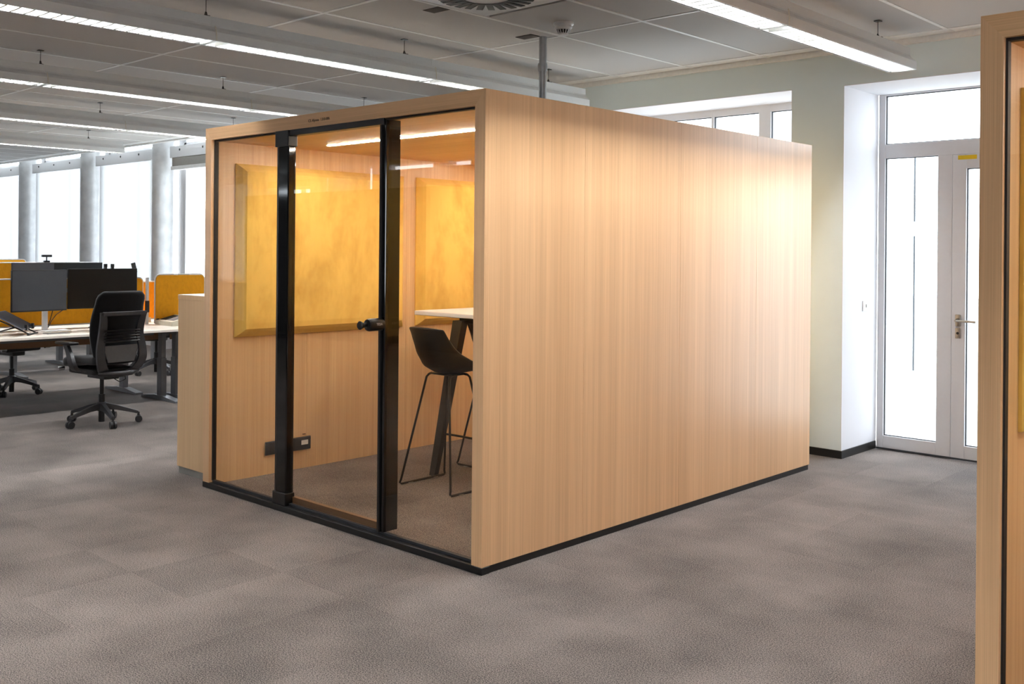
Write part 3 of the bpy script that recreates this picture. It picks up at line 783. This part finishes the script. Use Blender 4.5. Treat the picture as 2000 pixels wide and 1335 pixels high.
# ------------------------------------------------------------------ desks
def make_desk(label, loc, rz, length=1.6, depth=0.8, z=0.735, light=False, inset=0.34):
    t = thing('desk', label, 'desk', loc, rz, 'sit-stand desks')
    B('desk_top', (-depth / 2, -length / 2, z - 0.025), (depth / 2, length / 2, z), M['desk_white'], t, 0.003)
    lm = M['leg_light'] if light else M['leg_grey']
    for s in (-1, 1):
        y = s * (length / 2 - inset)
        l = B('leg', (-0.045, y - 0.03, 0.03), (0.045, y + 0.03, 0.42), lm, t, 0.004)
        B('inner_column', (-0.038, y - 0.024, 0.42), (0.038, y + 0.024, z - 0.06), lm, l, 0.003)
        MB().poly([(-0.35, y - 0.04, 0.0), (0.35, y - 0.04, 0.0), (0.35, y - 0.04, 0.018), (0.08, y - 0.04, 0.045), (-0.08, y - 0.04, 0.045), (-0.35, y - 0.04, 0.018)], (0, 0.08, 0)).build('foot', lm, t)
        B('bracket', (-depth / 2 + 0.06, y - 0.03, z - 0.06), (depth / 2 - 0.06, y + 0.03, z - 0.025), lm, t)
    B('beam', (-0.06, -length / 2 + 0.18, z - 0.075), (0.06, length / 2 - 0.18, z - 0.026), lm, t)
    B('cable_tray', (-depth / 2 + 0.02, -length / 2 + 0.22, z - 0.17), (-depth / 2 + 0.035, length / 2 - 0.22, z - 0.026), M['brown'], t)
    return t
ZS = 0.735
DX, SXX = -6.15, -6.60
make_desk('pale desk in front of the near black swivel chair, dark monitors on it', (-6.20, 0.59, 0), 0, 2.22, inset=0.06)
d2 = make_desk('pale desk on the far side of the orange screen, behind the dark monitors', (-7.02, 0.80, 0), PI, 2.64, light=True, inset=0.48)

def make_screen(label, loc, rz, length, z0, z1, r0=0.05, r1=0.05, group='orange desk screens'):
    t = thing('desk_screen', label, 'desk screen', loc, rz, group)
    def outline(x, ins):
        pts = []
        for (cy_, cz_, r, a0) in ((length - r1, z1 - r1, r1, 0), (r0, z1 - r0, r0, 90)):
            for k in range(7):
                a = math.radians(a0 + 15 * k); pts.append((x, cy_ + (r - ins) * math.cos(a), cz_ + (r - ins) * math.sin(a)))
        return [(x, length - ins, z0 + ins)] + pts + [(x, ins, z0 + ins)]
    MB().poly(outline(-0.012, 0.012), (0.024, 0, 0)).build('fabric', M['orange'], t)
    MB().tube([(0, p[1], p[2]) for p in outline(0, 0.004)], 0.0075, 8, True).build('edge_frame', M['white_plastic'], t, True)
    for y in (0.25, length - 0.25): B('clamp', (-0.02, y - 0.03, z0 - 0.035), (0.02, y + 0.03, z0 + 0.02), M['white_plastic'], t)
    return t
make_screen('long orange screen behind the two large dark monitors', (-6.61, -0.55, 0), 0, 2.19, 0.765, 1.225)
make_screen('narrow orange screen edge beside the white post at the desk end', (-6.88, 1.50, 0), 0, 0.58, 0.765, 1.17, 0.06, 0.06)
make_screen('tall orange screen with rounded corner above the white topped cabinet', (-6.55, 1.735, 0), 0, 0.575, 0.745, 1.255, 0.06, 0.06)
t = thing('screen_post', 'white upright post between the orange screens at the desk end', 'post', (-6.57, 1.665, 0))
B('post', (-0.012, -0.014, 0.735), (0.012, 0.014, 1.22), M['white_plastic'], t, 0.002)
B('dark_clip', (-0.014, -0.016, 0.86), (0.016, 0.02, 0.98), M['dark_plastic'], t, 0.002)
make_desk('pale desk running behind the maple cabinet, off-white device on it', (-6.20, 2.485, 0), 0, 1.56, inset=0.085)

def make_monitor(label, loc, rz, wd, ht, zc, face, stand=False, back=False, group=None):
    t = thing('monitor', label, 'monitor', loc, rz, group)
    B('housing', (-0.022, -wd / 2, zc - ht / 2), (0.0, wd / 2, zc + ht / 2), M['dark_plastic'], t, 0.003)
    B('display', (0.0, -wd / 2 + 0.006, zc - ht / 2 + 0.012), (0.0012, wd / 2 - 0.006, zc + ht / 2 - 0.006), face, t)
    MB().box((-0.05, -0.06, zc - 0.06), (-0.022, 0.06, zc + 0.06), 0.004).build('mount', M['dark_plastic'], t)
    return t
# the pair on the near desk
make_monitor('left-hand monitor of the pair facing the near swivel chair, reflection painted in grey', (-6.30, 0.472, 0), 0.12, 0.535, 0.385, 1.120, M['grey_and_reflection'])
make_monitor('deep black right-hand monitor behind the headrest of the near swivel chair', (-6.30, 1.076, 0), -0.05, 0.675, 0.385, 1.130, M['screen'])
t = thing('monitor_stand', 'white monitor stand post with flat foot and looping black cables on the desk', 'stand', (-6.40, 0.56, ZS))
B('foot', (-0.10, -0.05, 0.0), (0.12, 0.20, 0.008), M['white_plastic'], t, 0.003)
B('post', (-0.025, -0.022, 0.008), (0.015, 0.022, 0.46), M['white_plastic'], t, 0.004)
B('arm', (-0.02, -0.10, 0.36), (0.012, 0.60, 0.40), M['white_plastic'], t, 0.004)
MB().tube([(0.0, 0.03, 0.03), (0.02, 0.05, 0.09), (0.01, 0.10, 0.15), (0.0, 0.18, 0.20)], 0.004, 6).tube([(0.0, 0.03, 0.05), (0.02, 0.04, 0.10), (0.01, 0.07, 0.2)], 0.004, 6).build('cable', M['rubber'], t)
t = tag(MB().tube([(-6.5, 1.02, ZS + 0.004), (-6.45, 1.08, ZS + 0.03), (-6.42, 1.18, ZS + 0.05), (-6.40, 1.30, ZS + 0.045), (-6.40, 1.36, ZS + 0.004)], 0.004, 6).build('desk_cable', M['rubber'], None, True), 'thin black cable lying in an arch on the desk behind the near swivel chair', 'cable')

# laptop on a raiser at the left edge
t = thing('laptop_stand', 'empty black folding laptop stand with tilted dark plate at the left picture edge', 'stand', (-6.18, 0.19, ZS), 0.93)
pl = MB().box((-0.155, -0.20, 0.0), (0.155, 0.20, 0.010), 0.004).build('plate', M['grey_and_reflection'], t)
rb = MB().box((-0.14, -0.004, 0.0099), (0.14, 0.004, 0.0125)).mesh('plate_rib', M['dark_plastic'])
for k in range(13): inst('plate_rib', rb, pl, (0, -0.18 + 0.03 * k, 0))
pl.location = (0, 0, 0.125); pl.rotation_euler = (0, 0.50, 0)
for s in (-1, 1):
    MB().tube([(0.17, s * 0.10, 0.008), (-0.13, s * 0.10, 0.155)], 0.007, 6).build('strut', M['black'], t)
    MB().tube([(-0.18, s * 0.125, 0.008), (0.06, s * 0.125, 0.075)], 0.007, 6).build('strut', M['black'], t)
    B('hook', (0.125, s * 0.10 - 0.014, 0.045), (0.150, s * 0.10 + 0.014, 0.095), M['black'], t, 0.004)
B('base_bar', (-0.20, -0.14, 0), (-0.18, 0.14, 0.012), M['black'], t)
B('base_bar', (0.155, -0.14, 0), (0.175, 0.14, 0.012), M['black'], t)
t = tag(B('desk_pad', (-6.1, 0.42, ZS), (-5.98, 0.62, ZS + 0.004), M['mid_grey'], None, 0.001), 'thin grey flat pad lying on the desk right of the laptop stand', 'pad')

# cream device at the far desk end
t = thing('desk_device', 'cream desktop device with dark vent slots beside the maple cabinet', 'device', (-6.40, 1.84, ZS), -PI / 2); t.scale = (1, 1, 1.45)
MB().poly([(0.12, -0.10, 0.0), (0.12, -0.10, 0.03), (-0.10, -0.10, 0.065), (-0.13, -0.10, 0.05), (-0.13, -0.10, 0.0)], (0, 0.34, 0)).build('body', M['offwhite'], t)
for k in range(5):
    q = B('slot', (-0.07, -0.075 + 0.028 * k, 0.0), (0.08, -0.060 + 0.028 * k, 0.004), M['rubber'], t); q.rotation_euler = (0, 0.158, 0); q.location = (0, 0, 0.048)
q = B('keypad', (-0.07, 0.075, 0.0), (0.08, 0.21, 0.003), M['leg_grey'], t); q.rotation_euler = (0, 0.158, 0); q.location = (0, 0, 0.048)
MB().cyl((0.09, -0.115, 0.022), (0.09, -0.085, 0.022), 0.02, 14).build('roller_knob', M['rubber'], t, True)

# second row beyond
make_desk('pale desk of the second row, hidden behind the orange screens', (-9.1, 1.75, 0), 0, 1.6)
make_desk('pale far desk of the second row under the windows', (-10.0, 1.75, 0), PI, 1.6)
make_screen('orange screen of the second desk row rising behind the dark monitors', (-9.5, 0.55, 0), 0, 1.93, 0.77, 1.335)
make_monitor('grey monitor back on the left showing above the near monitor pair', (-9.18, 1.545, 0), 0.0, 0.50, 0.36, 1.155, M['grey_and_reflection'])
make_monitor('black monitor back on the right showing above the near monitor pair', (-9.18, 2.095, 0), 0.0, 0.60, 0.36, 1.155, M['screen'])
for yy, lb_ in ((1.545, 'slim black monitor stand of the grey second row monitor'), (2.095, 'slim black monitor stand of the black second row monitor')):
    t = thing('monitor_stand', lb_, 'stand', (-9.23, yy, ZS))
    B('foot', (-0.09, -0.12, 0), (0.1, 0.12, 0.01), M['dark_plastic'], t, 0.002)
    B('post', (-0.015, -0.03, 0.01), (0.015, 0.03, 0.42), M['dark_plastic'], t, 0.002)
make_screen('farthest orange and white screen at the left picture edge', (-12.6, 0.8, 0), 0, 1.98, 0.77, 1.335)
make_desk('pale desk of the third row at the far left', (-12.15, 1.8, 0), 0, 1.6)
t = thing('webcam', 'small black webcam on a clamp above the orange screen by the columns', 'camera', (-9.5, 1.83, 1.345))
B('clamp', (-0.02, -0.035, -0.012), (0.02, 0.035, 0.012), M['dark_plastic'], t, 0.003)
MB().cyl((0, 0, 0.01), (0, 0, 0.06), 0.009, 8).build('neck', M['dark_plastic'], t)
B('head', (-0.02, -0.06, 0.055), (0.025, 0.06, 0.085), M['dark_plastic'], t, 0.006, 2)
for (loc, lb_) in (((-6.31, 1.10, 1.3225), 'small black webcam on top of the black monitor, left one'), ((-6.31, 1.17, 1.3225), 'small black webcam on top of the black monitor, right one')):
    t = thing('webcam', lb_, 'camera', loc)
    B('foot', (-0.02, -0.012, 0.0), (0.015, 0.012, 0.012), M['dark_plastic'], t, 0.002)
    B('head', (-0.012, -0.016, 0.012), (0.012, 0.016, 0.046), M['dark_plastic'], t, 0.004, 2)
t = thing('phone_stand', 'dark phone leaning on a small stand behind the desk end', 'phone', (-9.1, 2.79, ZS))
B('post', (-0.01, -0.01, 0.0), (0.01, 0.01, 0.50), M['white_plastic'], t)
q = B('handset', (-0.006, -0.03, 0.0), (0.006, 0.03, 0.13), M['dark_plastic'], t, 0.004, 2); q.location = (0, 0, 0.47); q.rotation_euler = (0.25, 0, 0)
B('foot', (-0.05, -0.05, 0), (0.05, 0.05, 0.008), M['white_plastic'], t)
make_desk('pale desk of the second row at its far right end', (-9.1, 3.42, 0), 0, 1.4, light=True)

# ------------------------------------------------------------------ office swivel chairs (front = +x)
def make_chair():
    t = thing('swivel_chair', '', 'office chair', (0, 0, 0), 0, 'black office swivel chairs')
    legm = MB()
    # five-star base
    for k in range(5):
        a = 2 * PI * k / 5 + 0.40
        c, s = math.cos(a), math.sin(a)
        m = MB(); sec = []
        for r, z, hw, hh in ((0.03, 0.155, 0.028, 0.028), (0.12, 0.140, 0.024, 0.020), (0.22, 0.112, 0.020, 0.015), (0.300, 0.088, 0.018, 0.012)):
            sec.append([m.bm.verts.new((c * r - s * w_, s * r + c * w_, z + h_)) for w_, h_ in ((-hw, -hh), (hw, -hh), (hw * 0.7, hh), (-hw * 0.7, hh))])
        for A, Bq in zip(sec, sec[1:]):
            for i in range(4): m.bm.faces.new((A[i], A[(i + 1) % 4], Bq[(i + 1) % 4], Bq[i]))
        m.bm.faces.new(sec[0][::-1]); m.bm.faces.new(sec[-1])
        lg = m.build('base_leg', M['chair_plastic'], t)
        ca = MB()
        tx, ty = -s, c
        for o_ in (-0.016, 0.016):
            ca.cyl((c * 0.302 + tx * (o_ - 0.009), s * 0.302 + ty * (o_ - 0.009), 0.03), (c * 0.302 + tx * (o_ + 0.009), s * 0.302 + ty * (o_ + 0.009), 0.03), 0.03, 16)
        ca.cyl((c * 0.30, s * 0.30, 0.03), (c * 0.30, s * 0.30, 0.09), 0.010, 8)
        ca.box((c * 0.302 - 0.011, s * 0.302 - 0.011, 0.03), (c * 0.302 + 0.011, s * 0.302 + 0.011, 0.066), 0.002)
        ca.build('caster', M['caster'], lg, True)
    MB().lathe([(0.035, 0.115), (0.042, 0.13), (0.042, 0.18), (0.034, 0.19)], n=20).build('hub', M['chair_plastic'], t, True)
    MB().cyl((0, 0, 0.02), (0, 0, 0.26), 0.026, 16).cyl((0, 0, 0.26), (0, 0, 0.42), 0.017, 16).build('gas_column', M['black'], t, True)
    B('mechanism', (-0.16, -0.07, 0.40), (0.12, 0.07, 0.455), M['black'], t, 0.01, 2)
    # seat cushion
    def cushion(u, v):
        x = -0.23 + 0.49 * u; s = (v - 0.5) * 2
        return Vector((x, s * (0.245 - 0.03 * (1 - u) - 0.03 * max(0, u - 0.85) / 0.15), 0.52 + 0.012 * abs(s) ** 2 - 0.035 * max(0, u - 0.72) / 0.28 + 0.01 * (1 - u)))
    o = MB().grid(cushion, 14, 10).build('seat', M['mesh'], t, True)
    md = o.modifiers.new('thick', 'SOLIDIFY'); md.thickness = 0.07; md.offset = -1 if False else 1
    md = o.modifiers.new('round', 'BEVEL'); md.width = 0.022; md.segments = 3; md.limit_method = 'ANGLE'
    B('seat_pan', (-0.20, -0.20, 0.448), (0.20, 0.20, 0.50), M['black'], t, 0.02, 2)
    # side levers at seat front
    for s in (-1, 1):
        MB().cyl((0.225, s * 0.22, 0.485), (0.225, s * 0.275, 0.485), 0.018, 12).build('lever_knob', M['chrome'], t, True)
    # upholstered back, tall with rounded top; leans back (towards -x)
    def back(u, v):
        s = (v - 0.5) * 2
        z = 0.56 + 0.60 * u
        hw = 0.188 + 0.05 * math.sin(min(1.0, u * 1.25) * PI * 0.75)
        if u > 0.90: hw -= 0.05 * ((u - 0.90) / 0.10) ** 2
        x = -0.235 - 0.03 * math.sin(u * PI) * 0.0 - 0.10 * u + 0.045 * math.sin(u * PI * 1.0) + 0.03 * s * s
        return Vector((x, s * hw, z))
    o = MB().grid(back, 18, 12).build('backrest', M['mesh'], t, True)
    md = o.modifiers.new('thick', 'SOLIDIFY'); md.thickness = 0.035; md.offset = 0
    md = o.modifiers.new('round', 'BEVEL'); md.width = 0.012; md.segments = 2; md.limit_method = 'ANGLE'
    # outer support frame: wide uprights bowed outwards, joined at the top and in the base
    def upr(s):
        m = MB(); sec = []
        for z, y, x, wd in catmull(((0.47, 0.12, -0.235, 0.050), (0.50, 0.165, -0.275, 0.045), (0.58, 0.205, -0.305, 0.038), (0.68, 0.208, -0.300, 0.034), (0.80, 0.185, -0.292, 0.034), (0.92, 0.190, -0.318, 0.030), (0.985, 0.208, -0.336, 0.022))):
            y *= s * 0.93
            sec.append([m.bm.verts.new(p) for p in ((x - 0.012, y - wd, z), (x - 0.012, y + wd, z), (x + 0.012, y + wd, z), (x + 0.012, y - wd, z))])
        for A, Bq in zip(sec, sec[1:]):
            for i in range(4): m.bm.faces.new((A[i], A[(i + 1) % 4], Bq[(i + 1) % 4], Bq[i]))
        m.bm.faces.new(sec[0][::-1]); m.bm.faces.new(sec[-1]); return m
    for s in (-1, 1): upr(s).build('back_upright', M['chair_plastic'], t, True)
    B('top_bar', (-0.352, -0.195, 0.955), (-0.326, 0.195, 0.99), M['chair_plastic'], t, 0.006, 2)
    MB().tube([(-0.235, -0.17, 0.47), (-0.29, -0.1, 0.462), (-0.305, 0, 0.46), (-0.29, 0.1, 0.462), (-0.235, 0.17, 0.47)], 0.024, 10).build('lower_yoke', M['chair_plastic'], t, True)
    B('back_arm', (-0.30, -0.05, 0.43), (-0.10, 0.05, 0.465), M['black'], t, 0.01, 2)
    sl = MB().box((-0.318, -0.165, -0.006), (-0.296, 0.165, 0.006), 0.003).mesh('lumbar_slat', M['black'])
    for k in range(5): inst('lumbar_slat', sl, t, (0.0, 0, 0.735 + 0.023 * k))
    MB().poly([(-0.302, -0.12, 0.56), (-0.302, 0.12, 0.56), (-0.288, 0.165, 0.70), (-0.288, -0.165, 0.70)], (0.012, 0, 0)).build('lumbar_shell', M['leg_grey'], t)
    # arms
    for s in (-1, 1):
        am = MB(); sec = []
        for x, y, z, a, b_ in catmull(((-0.08, 0.16, 0.470, 0.03, 0.022), (-0.06, 0.265, 0.485, 0.036, 0.022), (-0.07, 0.312, 0.55, 0.042, 0.017), (-0.03, 0.312, 0.63, 0.034, 0.015), (0.05, 0.300, 0.705, 0.030, 0.014))):
            sec.append([am.bm.verts.new(p) for p in ((x - a, s * (y - b_), z), (x + a, s * (y - b_), z), (x + a, s * (y + b_), z + 0.004), (x - a, s * (y + b_), z + 0.004))])
        for A, Bq in zip(sec, sec[1:]):
            for i in range(4): am.bm.faces.new((A[i], A[(i + 1) % 4], Bq[(i + 1) % 4], Bq[i]))
        am.bm.faces.new(sec[0][::-1]); am.bm.faces.new(sec[-1])
        ar = am.build('arm_post', M['chair_plastic'], t, True)
        q = MB().box((-0.08, s * 0.30 - 0.045, 0.705), (0.16, s * 0.30 + 0.045, 0.73), 0.011, 3).build('arm_pad', M['black'], ar, True)
    MB().tube([(-0.20, -0.09, 0.45), (-0.22, -0.09, 0.40), (-0.20, -0.05, 0.375), (-0.17, -0.02, 0.40), (-0.15, 0.0, 0.43)], 0.004, 6).build('control_cable', M['rubber'], t, True)
    return t
c1 = make_chair(); c1.location = (-5.23, 0.575, 0); c1.rotation_euler = (0, 0, PI + 0.10)
c1['label'] = 'black swivel chair with armrests seen from behind at the near desk'
c2 = copy_tree(c1); c2.location = (-7.62, 0.72, 0); c2.rotation_euler = (0, 0, 0.25)
c2['label'] = 'black swivel chair pushed under the desk at the left picture edge'
c3 = copy_tree(c1); c3.location = (-8.2, 2.62, 0); c3.rotation_euler = (0, 0, 0.9)
c3['label'] = 'black swivel chair far behind the grey desk legs left of the maple cabinet'
